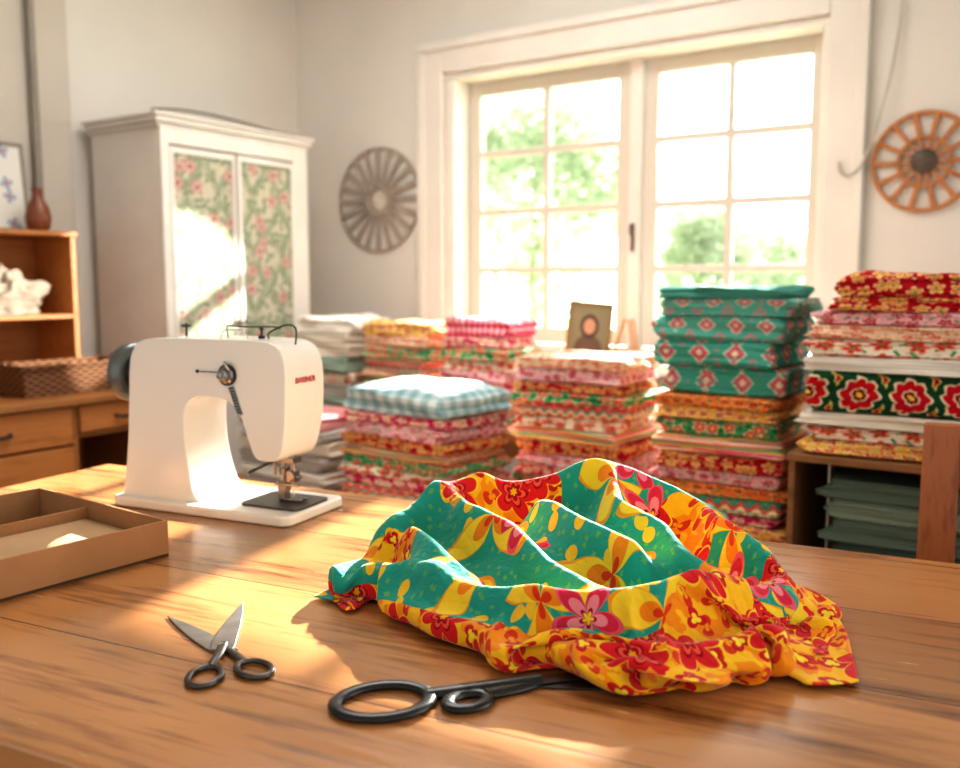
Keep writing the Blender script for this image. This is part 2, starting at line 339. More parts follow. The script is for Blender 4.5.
# ------------------------------------------------------------ sewing machine
def sewing():
    S=empty('sewing_machine',"ivory domestic sewing machine with grey handwheel on the table","sewing machine",(-1.267,1.092,.75),(0,0,math.radians(9)))
    def rrect(x0,x1,y0,y1,r,n=6):
        out=[]
        for cx,cy,a0 in ((x1-r,y1-r,0),(x0+r,y1-r,90),(x0+r,y0+r,180),(x1-r,y0+r,270)):
            for k in range(n+1):
                a=math.radians(a0+90*k/n); out.append((cx+r*math.cos(a),cy+r*math.sin(a)))
        return out
    bm=bmesh.new()
    addprism(bm,rrect(-.194,.194,-.088,.088,.02),0,.018)
    finish('bed',bm,IVORY,S,bev=.005,seg=3)
    pts=[(-.186,.012),(-.178,.10),(-.170,.20),(-.166,.258),(-.158,.283),(-.142,.297),(-.10,.302),(0.,.303),(.122,.302),(.150,.297),(.166,.283),(.173,.255),(.173,.20),(.169,.160),(.163,.128),(.155,.108),(.144,.099),(.112,.099),(.101,.105),(.094,.122),(.086,.155),(.075,.182),(.060,.196),(.036,.203),(-.008,.203),(-.028,.197),(-.041,.184),(-.046,.16),(-.043,.11),(-.034,.06),(-.024,.03),(.0,.012)]
    q=[]
    for i in range(len(pts)):
        a=pts[i]; b=pts[(i+1)%len(pts)]
        if a[1]<.013 and b[1]<.013: q+= [a,b]; continue
        q.append((a[0]*.75+b[0]*.25,a[1]*.75+b[1]*.25)); q.append((a[0]*.25+b[0]*.75,a[1]*.25+b[1]*.75))
    bm=bmesh.new()
    hw=.056
    A=[bm.verts.new((x,-hw,z)) for x,z in q]; B=[bm.verts.new((x,hw,z)) for x,z in q]
    bm.faces.new(A); bm.faces.new(B[::-1]); n=len(q)
    for i in range(n): bm.faces.new((A[i],B[i],B[(i+1)%n],A[(i+1)%n]))
    for v in bm.verts:
        k=1.
        if v.co.x<.03: k+=.18*max(0,(.12-v.co.z)/.12)**1.5
        else: k-=.10*max(0,(.18-v.co.z)/.08)
        if v.co.z>.27: k-=.06
        v.co.y*=k
    finish('body',bm,IVORY,S,bev=.018,seg=6,ang=50)
    GB=simple('grey_metal_wheel','#6c706e',.3,.5,metal=.5)
    H=lathe('handwheel',[(.030,-.030),(.034,-.028),(.034,.012),(.048,.014),(.054,.019),(.056,.028),(.054,.040),(.048,.045),(.036,.041),(.028,.046),(.023,.058),(.018,.062),(.004,.063)],GB,S,(-.183,0,.232),(0,-math.pi/2,0))
    lathe('wheel_hub_ring',[(.0345,-.004),(.040,-.003),(.040,.009),(.0345,.010)],BLACK,H)
    lathe('tension_dial',[(.014,0),(.015,.004),(.011,.006),(.010,.014),(.006,.016),(.005,.022),(.001,.023)],MSTEEL,S,(.055,-.056,.243),(math.pi/2,0,0))
    lathe('dial_ring',[(.0145,0),(.0185,0),(.0185,.003),(.0145,.003)],DSTEEL,S,(.055,-.056,.243),(math.pi/2,0,0))
    boxes('slot_plate',[(-.006,.006,-.0005,.0015,-.026,.026)],MSTEEL,S,(.071,-.0565,.199),(0,math.radians(-20),0),bev=.0008)
    bm=bmesh.new()
    for i in range(9):
        a=i/9; addbox(bm,.058+a*.018,.068+a*.018,-.0590,-.053,.222-a*.045,.2192-a*.045)
    finish('thread_slot',bm,BLACK,S)
    tube('take_up_lever',[(.053,-.056,.26),(.057,-.066,.266),(.065,-.068,.256),(.063,-.056,.248)],.0022,STEEL,S)
    lathe('screw',[(.003,0),(.003,.003),(.001,.004)],DSTEEL,S,(-.01,-.055,.247),(math.pi/2,0,0),n=12)
    boxes('guide_line',[(-.003,.037,-.0572,-.054,.2460,.2473)],DSTEEL,S,bev=0)
    bm=bmesh.new()
    addtube(bm,[Vector((.144,0,.11)),Vector((.144,0,.055))],.0048); addtube(bm,[Vector((.125,0,.11)),Vector((.125,0,.045))],.0044)
    addbox(bm,.136,.152,-.009,.009,.056,.076); addbox(bm,.119,.131,-.007,.007,.066,.080)
    addtube(bm,[Vector((.116,-.014,.104)),Vector((.116,-.014,.068))],.003)
    addtube(bm,[Vector((.152,-.002,.066)),Vector((.162,-.002,.066))],.004)
    addbox(bm,.114,.154,-.014,.012,.090,.101)
    finish('needle_bar',bm,MSTEEL,S,bev=.001)
    bm=bmesh.new(); addtube(bm,[Vector((.144,0,.056)),Vector((.144,0,.022))],.0013,n=6); finish('needle',bm,STEEL,S)
    bm=bmesh.new(); addbox(bm,.116,.134,-.008,.008,.040,.058); addbox(bm,.118,.166,-.009,-.003,.0235,.028); addbox(bm,.118,.166,.003,.009,.0235,.028); addbox(bm,.118,.131,-.009,.009,.024,.041); addbox(bm,.112,.165,-.013,-.010,.05,.055)
    finish('presser_foot',bm,MSTEEL,S,bev=.001)
    tube('presser_lever',[(.12,-.006,.094),(.108,-.03,.088),(.094,-.058,.078)],.0026,DSTEEL,S)
    tube('thread_hook',[(.142,-.01,.085),(.155,-.02,.08),(.158,-.012,.065),(.146,-.01,.06)],.0013,DSTEEL,S)
    bm=bmesh.new(); addprism(bm,rrect(.066,.186,-.05,.05,.012),.0175,.0225); finish('needle_plate',bm,simple('plate_steel','#5a5753',.4,metal=.8),S,bev=.001)
    bm=bmesh.new()
    for k in range(5): addbox(bm,.132,.16,-.009+k*.004,-.0075+k*.004,.0225,.0235)
    finish('feed_dog',bm,BLACK,S)
    bm=bmesh.new(); addtube(bm,[Vector((-.10,.02,.30)),Vector((-.10,.02,.325))],.0022,n=8); addtube(bm,[Vector((-.10,.02,.318)),Vector((-.10,.02,.322))],.009,n=16); finish('spool_pin',bm,BLACK,S)
    tube('thread_guide',[(.012,0,.302),(.010,0,.320),(.016,0,.323),(.06,0,.322),(.11,0,.323),(.125,0,.320)],.0013,BLACK,S)
    tube('thread_hook',[(.10,0,.302),(.10,0,.312),(.13,0,.325),(.150,0,.326),(.157,0,.316),(.155,0,.294)],.0016,BLACK,S)
    tube('bobbin_winder',[(.02,-.03,.302),(.03,-.03,.316),(.07,-.03,.316),(.08,-.03,.302)],.0013,STEEL,S)
    lathe('thread_knob',[(.006,0),(.006,.005),(.002,.007),(.002,.014),(.005,.016),(.001,.020)],BLACK,S,(.085,0,.302),n=16)
    cu=bpy.data.curves.new('lettering','FONT'); cu.body='BARINER'; cu.size=.0145; cu.extrude=.0004; cu.align_x='CENTER'; cu.align_y='CENTER'
    tmp=bpy.data.objects.new('tmp',cu); COL.objects.link(tmp); bpy.context.view_layer.update()
    me=bpy.data.meshes.new_from_object(tmp.evaluated_get(bpy.context.evaluated_depsgraph_get())); bpy.data.objects.remove(tmp)
    me.materials.clear(); me.materials.append(simple('red_lettering','#c81e1e',.5))
    t=bpy.data.objects.new('lettering',me); link(t,S,(.1742,0,.235),(math.pi/2,0,math.pi/2))
    tube('power_cord',[(-.17,.03,.05),(-.2,.05,.03),(-.24,.09,.005),(-.29,.12,.004),(-.31,.2,.004)],.003,BLACK,S)
sewing()

# ------------------------------------------------------------ cardboard tray
X=empty('cardboard_tray',"shallow open brown cardboard tray on the table","box",(-1.29,.645,.75),(0,0,math.radians(-3)))
w,d,h,t=.36,.40,.054,.004
boxes('tray_base',[(-w/2+.0005,w/2-.0005,-d/2+.0005,d/2-.0005,0,t-.0002)],CARDI,X,bev=0)
boxes('tray_wall',[(-w/2,-w/2+t,-d/2,d/2,t,h),(w/2-t,w/2,-d/2,d/2,t,h),(-w/2+t,w/2-t,-d/2,-d/2+t,t,h),(-w/2+t,w/2-t,d/2-t,d/2,t,h)],CARD,X,bev=.001)
boxes('divider',[(-.03,-.026,-d/2+t,d/2-t,t,h*.8)],CARD,X,bev=.0005)
bm=bmesh.new(); addbox(bm,-.024,w/2-t-.004,-.02,d/2-.01,.022,.026); finish('inner_flap',bm,simple('flap_card','#b8946e',.85,var=.04),X)

# ------------------------------------------------------------ scissors
def half(S,tip,ring,rx,ry,rang,L,mat,hmat,z,bw=.011,tr=.0035,flat=.8):
    d=Vector((tip[0],tip[1])).normalized(); s=Vector((-d.y,d.x))
    prof=[(-.014,-.5),(-.008,.45),(.012,.58),(.05,.52),(.75*L,.26),(L,0),(.72*L,-.26),(.05,-.46),(.0,-.6)]
    poly=[(d.x*a+s.x*b*bw*1.6,d.y*a+s.y*b*bw*1.6) for a,b in prof]
    bm=bmesh.new(); addprism(bm,poly,z,z+.0022); finish('blade',bm,mat,S,bev=.0007,seg=2)
    rc=Vector((ring[0],ring[1])); ca,sa=math.cos(rang),math.sin(rang)
    pts=[(rc.x+rx*math.cos(a)*ca-ry*math.sin(a)*sa, rc.y+rx*math.cos(a)*sa+ry*math.sin(a)*ca, tr*flat+.0005) for a in [2*math.pi*i/16 for i in range(16)]]
    bm=bmesh.new(); addtube(bm,cat(pts,True,3),tr,True,12,flat)
    dirn=(rc).normalized(); ne=rc-dirn*rx*.95
    side=Vector((-dirn.y,dirn.x))
    st=[(dirn.x*-.006,dirn.y*-.006,z+.002),(ne.x*.45+side.x*.002,ne.y*.45+side.y*.002,z+.003),(ne.x,ne.y,tr*flat+.0015)]
    addtube(bm,cat(st,False,6),lambda q:tr*(1.5-.35*q),False,10,.55)
    finish('handle',bm,hmat,S)
def scissors(label,pivot,t1,r1,t2,r2,dims,mat,hmat,bw,tr,L,flat=.8,screw=.0048):
    S=empty('scissors',label,'scissors',(pivot[0],pivot[1],.75))
    half(S,t1,r1,dims[0],dims[1],math.atan2(r1[1],r1[0]),L,mat,hmat,.0028,bw,tr,flat)
    half(S,t2,r2,dims[2],dims[3],math.atan2(r2[1],r2[0]),L*.95,mat,hmat,.0004,bw,tr,flat)
    lathe('pivot_screw',[(.005,0),(.005,.0015),(.0035,.003),(.0005,.0032)],STEEL,S,(0,0,screw),n=16)
GUN=simple('brushed_blade_steel','#8f8b86',.3,.5,metal=.75,var=.15,scale=30)
GUN2=simple('dark_grey_metal','#57534f',.28,.5,metal=.85,var=.12,scale=30)
scissors("open dark grey steel scissors with oval finger loops",(-.764,.644),(-.088,.11),(.044,-.060),(-.114,.026),(.072,-.020),(.023,.016,.023,.016),GUN,GUN2,.0145,.0038,.142)
BLK=simple('black_enamelled_handle','#121212',.3,.5,var=.1)
scissors("black-handled tailor's shears partly under the patterned fabric",(-.437,.757),(.66,.74),(-.097,-.117),(.9,.45),(-.030,-.072),(.045,.034,.021,.015),DSTEEL,BLK,.010,.0072,.14,.55,.0045)

# ------------------------------------------------------------ crumpled hero fabric (numeric drape)
FC=[(-.14,1.11,.045),(-.09,1.08,.058),(-.03,1.02,.055),(.05,.965,.058),(.12,.94,.070),(.19,.94,.080),(.27,.98,.072),(.34,1.03,.055),(.38,1.07,.040)]
def ridge_ground(r,f):
    g=.066*np.exp(-((r-.11)/.15)**2-((f-1.13)/.105)**2)
    def seg(ax,ay,ah,bx,by,bh,w):
        nonlocal g
        dx,dy=bx-ax,by-ay; t=np.clip(((r-ax)*dx+(f-ay)*dy)/(dx*dx+dy*dy),0,1)
        d=np.hypot(r-(ax+t*dx),f-(ay+t*dy)); g=np.maximum(g,(ah+(bh-ah)*t)*np.exp(-(d/w)**1.8))
    def line(P,w):
        for a,b in zip(P,P[1:]): seg(*a,*b,w)
    line([(-.12,1.20,.070),(-.07,1.25,.110),(-.02,1.28,.120),(.05,1.29,.112),(.11,1.27,.122),(.16,1.26,.143),(.21,1.26,.138),(.27,1.25,.115),(.33,1.21,.085),(.37,1.14,.058)],.032)
    line(FC,.026)
    line([(.18,1.25,.135),(.18,1.17,.118),(.225,1.10,.104),(.235,1.03,.085),(.27,.98,.07)],.026)
    line([(-.04,1.27,.110),(-.02,1.19,.096),(.04,1.12,.096),(.08,1.04,.075),(.14,.94,.068)],.025)
    line([(.30,1.23,.095),(.32,1.15,.082),(.37,1.05,.05)],.024)
    line([(-.09,1.17,.07),(-.055,1.10,.072),(.0,1.02,.055)],.022)
    line([(.08,1.21,.100),(.12,1.12,.102),(.18,1.03,.088)],.022)
    line([(.08,.90,.024),(.15,.88,.032),(.22,.875,.038),(.29,.90,.040),(.33,.94,.030)],.026)
    ph=(r*.75+f*.50)*33+.9*np.sin(r*13+.5)+.7*np.sin(f*15)
    wv=(1-np.abs(np.sin(ph)))**1.4
    return g+.014*wv*np.clip(g/.05,0,1)
def sim():
    nx,ny=138,124; Lu,Lv=.80,.72; mg=.11
    s=np.linspace(0,1,nx)[:,None]*np.ones((1,ny)); t=np.linspace(0,1,ny)[None,:]*np.ones((nx,1))
    k1=np.clip(np.hypot((s-1)/.30,(t-.80)/.32),0,1)**2; k2=np.clip(np.hypot(s/.12,t/.13),0,1)**2
    k=k1*k2
    def fold(q):
        e=(q-mg)/(1-2*mg)
        a=np.maximum(-e,0); c=np.maximum(e-1,0)
        back=np.clip(e,0,1)+a*.8*k-c*.8*k-a*.12*(1-k)+c*.34*(1-k); dep=np.maximum(a,c)*k
        return back,dep
    S,ds=fold(s); T,dtt=fold(t); dep=np.maximum(ds,dtt)
    under=np.clip(dep/.035,0,1)
    Lc,Fc,Rc,Bc=(-.165,1.12),(.18,.865),(.372,.975),(.17,1.38)
    bil=lambda k:(1-S)*(1-T)*Lc[k]+S*(1-T)*Fc[k]+S*T*Rc[k]+(1-S)*T*Bc[k]
    r=bil(0); f=bil(1); e1=4*S*(1-S); e2=4*T*(1-T)
    r+= -.030*e1*(1-T)+.016*e2*S-.070*e2*(1-S)+.070*e1*T
    f+= -.040*e1*(1-T)-.035*e2*S+.060*e2*(1-S)+.05*e1*T
    rng=np.random.RandomState(5)
    def sn(freq,amp):
        out=np.zeros_like(r)
        for _ in range(6):
            a=rng.rand()*6.28; kk=freq*(.7+.6*rng.rand()); out+=np.sin((r*math.cos(a)+f*math.sin(a))*kk+rng.rand()*6.28)
        return out*amp/2.5
    rim=.020*(1+.5*sn(28,1.))
    rim=np.clip(rim,.009,.032)*k
    topz=np.maximum(ridge_ground(r,f)*(.35+.65*k),rim)+.008*k+sn(30,.006)*k+.003
    z=topz*(1-under)+.008*under
    P=np.stack([r+sn(26,.005),f+sn(26,.005),z],-1); V=np.zeros_like(P)
    hu,hv=Lu/(nx-1),Lv/(ny-1)
    def con(P,di,dj,L,k,only=None):
        a=(slice(0,nx-di),slice(0 if dj>=0 else -dj,ny-dj if dj>=0 else ny)); b=(slice(di,nx),slice(dj if dj>=0 else 0,ny if dj>=0 else ny+dj))
        d=P[b]-P[a]; l=np.sqrt((d**2).sum(-1,keepdims=True))+1e-9
        c=.5*k*(l-L)/l*d
        if only=='short': c=np.where(l<L,c,0)
        P[a]+=c; P[b]-=c
    hd=math.hypot(hu,hv); dt=1/60
    def ground(Q):
        g=np.maximum(ridge_ground(Q[...,0],Q[...,1])*(.35+.65*k),rim)
        return g*(1-under)+.0065
    for step in range(130):
        V*=.95; V[...,2]-=9.8*dt*.6
        Q=P+V*dt
        for it in range(11):
            con(Q,1,0,hu,.55); con(Q,0,1,hv,.55); con(Q,1,1,hd,.35); con(Q,1,-1,hd,.35)
            con(Q,3,0,3*hu*.98,.12,'short'); con(Q,0,3,3*hv*.98,.12,'short')
            con(Q,6,0,6*hu*.88,.07,'short'); con(Q,0,6,6*hv*.88,.07,'short')
            if it%3==1 or it in (0,10): g=ground(Q)
            m=Q[...,2]<g
            Q[...,2]=np.where(m,g,Q[...,2])
            Q[...,2]=np.where(under>.95,np.minimum(Q[...,2],.012),Q[...,2])
        m=(Q[...,2]<=g+.001)[...,None]
        fr=np.where(m,.7,.10)
        Q[...,:2]=Q[...,:2]*(1-fr)+P[...,:2]*fr
        V=(Q-P)/dt; P=Q
        sp=np.sqrt((V**2).sum(-1,keepdims=True)); V=V*np.minimum(1,1./(sp+1e-6))
    for _ in range(3):
        K=P.copy(); K[1:-1,1:-1]=.5*P[1:-1,1:-1]+.125*(P[2:,1:-1]+P[:-2,1:-1]+P[1:-1,2:]+P[1:-1,:-2]); P=K
    return P,s,t,Lu,Lv,under
P,s_,t_,Lu,Lv,under=sim()
fcx=np.array([q[0] for q in FC]); fcy=np.array([q[1] for q in FC])
R_,F_=P[...,0],P[...,1]
front=np.interp(R_,fcx,fcy)
off=np.interp(R_,[-.2,0,.12,.20,.27,.4],[.048,.045,.040,.018,-.040,-.05])
K=np.clip((front-off+.008*np.sin(R_*31)-F_)/.006+.5,0,1)
K=np.maximum(K,under)
blob=lambda cx,cy,rx,ry:np.clip((1-np.hypot((R_-cx)/rx,(F_-cy)/ry))*6+.5,0,1)
K=np.maximum(K,blob(.03,1.25,.085,.045)); K=np.maximum(K,blob(.27,1.19,.045,.05)); K=np.maximum(K,blob(-.11,1.16,.04,.03))
K=np.where(blob(.33,1.02,.05,.025)>.5,0,K)
def heromat():
    m,nt,b=new_mat('tropical_print_cotton'); u,w=uvsplit(nt)
    n=noise_n(nt,coords(nt,'UV'),9,1.5); n2=noise_n(nt,mapping(nt,coords(nt,'UV'),(1,1,1),(0,0,1.2)),9,1.5)
    uu=M(nt,'ADD',u,M(nt,'MULTIPLY',M(nt,'SUBTRACT',n.outputs[0],.5),.05))
    ww=M(nt,'ADD',w,M(nt,'MULTIPLY',M(nt,'SUBTRACT',n2.outputs[0],.5),.05))
    both=lambda rr,lim,rnd_,th:M(nt,'MULTIPLY',M(nt,'LESS_THAN',rr,lim),M(nt,'GREATER_THAN',rnd_,th))
    rb,_,_=flower(nt,uu,ww,55,4,8.1,.20,.05,.9)
    teal=mix(nt,M(nt,'LESS_THAN',rb,.8),'#2a9c8a','#62ac6c')
    rs_,gs_,_=flower(nt,uu,ww,18,2,5.3,.19,.17,.9)
    teal=mix(nt,both(rs_,1.,gs_,.45),teal,'#f0c232')
    rl,gl_,_=flower(nt,uu,ww,6.4,3,3.3,.27,.245,.85)
    leafc=ramp(nt,M(nt,'MULTIPLY',rl,.8),[(0,'#d9401c'),(.16,'#ef8a1e'),(.36,'#f6cf34'),(.72,'#ee9a22')])
    teal=mix(nt,both(rl,1.,gl_,.08),teal,leafc)
    rn,gn,_=flower(nt,uu,ww,8.5,5,1.2,.23,.15,.8,True)
    fc=ramp(nt,M(nt,'MULTIPLY',rn,.7),[(0,'#f6c81e'),(.12,'#a01430'),(.18,'#f08a94'),(.40,'#d8304c'),(.60,'#e85a70')])
    teal=mix(nt,both(rn,1.,gn,.60),teal,fc)
    ob=mix(nt,M(nt,'GREATER_THAN',noise_n(nt,coords(nt,'UV'),26,2).outputs[0],.5),'#f2921a','#f7bd24')
    r2,_,_=flower(nt,uu,ww,26,2,6.6,.22,.20,.9)
    org=mix(nt,M(nt,'LESS_THAN',r2,1.),ob,mix(nt,M(nt,'LESS_THAN',r2,.4),'#d23a20','#f0a020'))
    r4,g4,_=flower(nt,uu,ww,22,3,9.6,.22,.09,.9,True)
    org=mix(nt,both(r4,1.,g4,.25),org,mix(nt,M(nt,'LESS_THAN',r4,.5),'#c81e22','#f6dc3a'))
    r3,g3,_=flower(nt,uu,ww,12,6,2.2,.33,.10,.8,True)
    f3=ramp(nt,M(nt,'MULTIPLY',r3,.7),[(0,'#f6b21e'),(.10,'#a80e22'),(.22,'#ee5a44'),(.32,'#9a1020'),(.38,'#d8242a'),(.68,'#f8cc30')])
    org=mix(nt,both(r3,1.05,g3,.12),org,f3)
    at=nt.nodes.new('ShaderNodeAttribute'); at.attribute_name='print_band'
    nw=noise_n(nt,coords(nt,'UV'),16,2)
    k=M(nt,'GREATER_THAN',M(nt,'ADD',at.outputs['Fac'],M(nt,'MULTIPLY',M(nt,'SUBTRACT',nw.outputs[0],.5),.8)),.5)
    col=mix(nt,k,teal,org)
    nt.links.new(col,b.inputs['Base Color'])
    b.inputs['Roughness'].default_value=.9; b.inputs['Specular IOR Level'].default_value=.15
    try:
        b.inputs['Sheen Weight'].default_value=.25; b.inputs['Sheen Roughness'].default_value=.4
    except Exception: pass
    cr=noise_n(nt,mapping(nt,coords(nt,'UV'),(1,1.6,1),(0,0,.6)),20,3,.5)
    rid=M(nt,'ABSOLUTE',M(nt,'SUBTRACT',cr.outputs[0],.5))
    wv=noise_n(nt,coords(nt,'UV'),500,1)
    hh=M(nt,'ADD',M(nt,'MULTIPLY',rid,3.0),M(nt,'MULTIPLY',wv.outputs[0],.12))
    bump(nt,b,hh,.5,.006)
    t=nt.nodes.new('ShaderNodeBsdfTranslucent'); nt.links.new(col,t.inputs[0])
    mx=nt.nodes.new('ShaderNodeMixShader'); mx.inputs[0].default_value=.12
    nt.links.new(b.outputs[0],mx.inputs[1]); nt.links.new(t.outputs[0],mx.inputs[2]); nt.links.new(mx.outputs[0],nt.nodes['Material Output'].inputs['Surface'])
    return m
HERO=heromat()
nx,ny=P.shape[:2]
CR,CF=.115,1.10
th=math.radians(33.5)
verts=[(P[i,j,0]-CR,P[i,j,1]-CF,max(P[i,j,2],.0065)) for i in range(nx) for j in range(ny)]
faces=[(i*ny+j,(i+1)*ny+j,(i+1)*ny+j+1,i*ny+j+1) for i in range(nx-1) for j in range(ny-1)]
me=bpy.data.meshes.new('crumpled_fabric'); me.from_pydata(verts,[],faces)
uvl=me.uv_layers.new(name='UVMap')
for lp in me.loops:
    i,j=divmod(lp.vertex_index,ny); uvl.data[lp.index].uv=(s_[i,j]*Lu,t_[i,j]*Lv)
at=me.attributes.new('print_band','FLOAT','POINT'); at.data.foreach_set('value',K.reshape(-1).astype(np.float32))
for p in me.polygons: p.use_smooth=True
me.materials.append(HERO)
o=bpy.data.objects.new('crumpled_fabric',me)
link(o,None,(CR*math.cos(th)-CF*math.sin(th),CR*math.sin(th)+CF*math.cos(th),.7485),(0,0,th))
top(o,"crumpled teal, yellow and red floral cotton heaped on the table","fabric")
md=o.modifiers.new('sub','SUBSURF'); md.levels=1; md.render_levels=1
md=o.modifiers.new('sol','SOLIDIFY'); md.thickness=.0010; md.offset=1

# ------------------------------------------------------------ folded fabrics
def folded_mesh(name,layers,seed,puff=0.,rump=0.):
    rnd=random.Random(seed); bm=bmesh.new(); bmesh.ops.create_cube(bm,size=2)
    bmesh.ops.subdivide_edges(bm,edges=bm.edges[:],cuts=21,use_grid_fill=True)
    W_,D_,H_=.34,.29,.056; r=.012
    ph=[rnd.uniform(0,6.28) for _ in range(10)]
    for v in bm.verts:
        c=[math.copysign(abs(q)**.62,q) for q in v.co]
        p=Vector((c[0]*W_/2,c[1]*D_/2,v.co.z*H_/2)); half=(W_/2,D_/2,H_/2)
        q=Vector([max(-(half[k]-r),min(half[k]-r,p[k])) for k in range(3)])
        dd=p-q
        if dd.length>1e-6:
            l=max(abs(dd.x),abs(dd.y),abs(dd.z)); p=q+dd.normalized()*min(r,l)
        side=max(abs(v.co.x),abs(v.co.y)); zn=(v.co.z+1)/2
        if side>.95:
            g=abs(math.sin(math.pi*layers*zn+.35*math.sin(p.x*14+ph[8])))**.45
            k=1-.045*(1-g); p.x*=k; p.y*=k
            p.y*=1+.022*math.sin(zn*5+ph[0]+p.x*6)+.016*math.sin(zn*11+ph[1]); p.x*=1+.030*math.sin(zn*6+ph[2]+p.y*7)
        wob=.0012*math.sin(p.x*18+ph[3])+.0010*math.sin(p.y*22+ph[4])+.0006*math.sin((p.x+p.y)*60+ph[5])
        p.z+=wob+(puff*(1-v.co.x**2)*(1-v.co.y**2) if v.co.z>.9 else 0)
        p.z-=.004*(abs(v.co.x)*abs(v.co.y))**4*(1 if v.co.z>0 else -.3)
        p.x+=.005*math.sin(p.y*15+ph[6]+zn*4); p.y+=.005*math.sin(p.x*17+ph[7]+zn*5)
        if rump:
            nv=noise.noise_vector(Vector((p.x*14+seed,p.y*14,p.z*25)))*rump; k=max(0,zn)
            p+=Vector((nv.x,nv.y,abs(nv.z)*1.6*k if v.co.z>0 else 0)); p.z-=rump*.9*max(0,abs(v.co.x)-.7)*zn
        p.z+=H_/2
        v.co=p
    zmin=min(v.co.z for v in bm.verts)
    for v in bm.verts: v.co.z-=zmin
    bm.normal_update(); uv=bm.loops.layers.uv.new('UVMap'); ox,oy=rnd.random(),rnd.random()
    for f in bm.faces:
        n=f.normal
        for l in f.loops:
            x,y,z=l.vert.co
            if abs(n.z)>.75: l[uv].uv=(x+ox,y+oy)
            elif abs(n.y)>abs(n.x): l[uv].uv=(x+ox,z*1.0+oy)
            else: l[uv].uv=(y+ox+.3,z+oy)
    me=bpy.data.meshes.new(name); bm.to_mesh(me); bm.free()
    for p in me.polygons: p.use_smooth=True
    me.materials.append(None)
    return me
FM=[folded_mesh('folded_fabric_mesh',n,sd) for n,sd in ((2,1),(3,2),(4,3),(2,4),(4,5),(3,6),(5,7),(4,8))]
PUFF=folded_mesh('folded_puffy_mesh',2,9,.03,.010)
RUMP=[folded_mesh('folded_rumpled_mesh',3,sd,.006,.014) for sd in (11,12,13)]
def stack(x,y,z,w,d,items,group,rot=0,jit=1.):
    for k,(h,mat,label) in enumerate(items):
        me=PUFF if 'puffy' in label else random.choice(RUMP) if ('rumpled' in label) else random.choice(FM)
        o=bpy.data.objects.new('folded_fabric',me); COL.objects.link(o)
        o.material_slots[0].link='OBJECT'; o.material_slots[0].material=mat
        sw=random.uniform(.93,1.05); sd=random.uniform(.94,1.03)
        o.scale=(w/.34*sw,d/.29*sd,h/.056)
        o.location=(x+random.uniform(-.012,.012)*jit,y+random.uniform(-.010,.008)*jit,z)
        o.rotation_euler=(0,0,rot+math.radians(random.uniform(-4,4)*jit))
        top(o,label,'folded fabric',group); z+=h
    return z
teal=m_diamond('teal_diamond','#5eae9e','#cf7a88','#f2c9b0',13,18)
teal2=m_diamond('teal_diamond_large','#4ba392','#cc6c7a','#f0dcc0',10,13,'#c5dabf')
tealp=m_plain('teal_plain','#56a092')
pink=m_ging('pink_gingham','#f3d3d3','#e0607a','#c52a50',34)
blue=m_ging('blue_gingham','#cfdcdc','#a6c0c4','#84a9b0',24)
redfl=m_floral('red_floral','#b91826','#e8a04c','#f2d8a0','#2a7a4c',26,'#7c0f1e')
orfl=m_floral('orange_floral','#e88040','#c1222b','#f4d27a','#7a1020',24,'#3a8f5a')
yefl=m_floral('yellow_floral','#ecc868','#d8402c','#f6efc0','#2f8f60',28,'#e07a40')
pkfl=m_floral('pink_floral','#cf3a68','#f6c9b0','#fbe9c8','#2f9070',26,'#8e1f4c')
pkfl2=m_floral('pink_rose_floral','#e9b4bc','#c42a50','#f6dcd0','#8e1f4c',24,'#6ca080',seed=4.)
grfl=m_floral('green_floral','#4a9c68','#d2304a','#f6e0b0','#f0b030',22,'#1c6a34',seed=2.4)
whfl=m_floral('white_floral','#f0e6d4','#d23a3a','#f0a07a','#3c8a4c',22,'#4c9a58')
bold=m_medallion('bold_folk_medallion')
peach=m_floral('peach_floral','#ecccb0','#d86a5a','#f8e6c4','#b83a4a',30,'#c98a4a')
zor=m_zig('orange_zigzag',['#e0582e','#f2bc5c','#b9304a','#f0d890','#3f9880'],26,17)
zpk=m_zig('pink_zigzag',['#c93a64','#eeb070','#e9d9b8','#3f9488','#d84a4a'],30,20)
zgr=m_zig('green_zigzag',['#6cae70','#ece0b4','#d85a4c','#4c9c88'],24,16)
strp=m_stripe('striped_multi',['#f0e4cc','#d8507a','#f3c05a','#4faa8c','#e9744c'],30)
pst=m_stripe('pale_stripe',['#efe8dc','#d9cfc0','#e9dcc8','#c8b8a8'],40)
cream=m_plain('cream_cloth','#e2d8c8'); grey=m_plain('grey_cloth','#b5b0a8'); white=m_plain('white_cloth','#e6e0d6')
rose=m_plain('dusty_rose_cloth','#c98a8a'); dteal=m_plain('grey_green_cloth','#6a7c70'); dteal2=m_plain('dark_grey_green_cloth','#4c5c54'); sage=m_plain('sage_cloth','#8a9c8c')
redp=m_plain('crimson_cloth','#a81f2c')
def lowtable(name,label,cat_,x0,x1,y0,y1,z):
    E=empty(name,label,cat_,((x0+x1)/2,(y0+y1)/2,0)); a,b=(x1-x0)/2,(y1-y0)/2
    boxes('bench_top',[(-a,a,-b,b,z-.035,z)],BENCHW,E,bev=.004)
    boxes('bench_rail',[(-a+.05,a-.05,-b+.03,-b+.05,z-.1,z-.035),(-a+.05,a-.05,b-.05,b-.03,z-.1,z-.035)],BENCHW,E)
    for sx in (-1,1):
        for sy in (-1,1):
            cx,cy=sx*(a-.05),sy*(b-.05); boxes('leg',[(cx-.025,cx+.025,cy-.025,cy+.025,0,z-.035)],BENCHW,E)
lowtable('low_bench',"low wooden bench loaded with folded fabric stacks","bench",-2.45,-.57,1.86,2.62,.48)
lowtable('window_counter',"wooden counter under the window holding fabric stacks","counter",-2.88,-.8,2.72,3.34,.62)
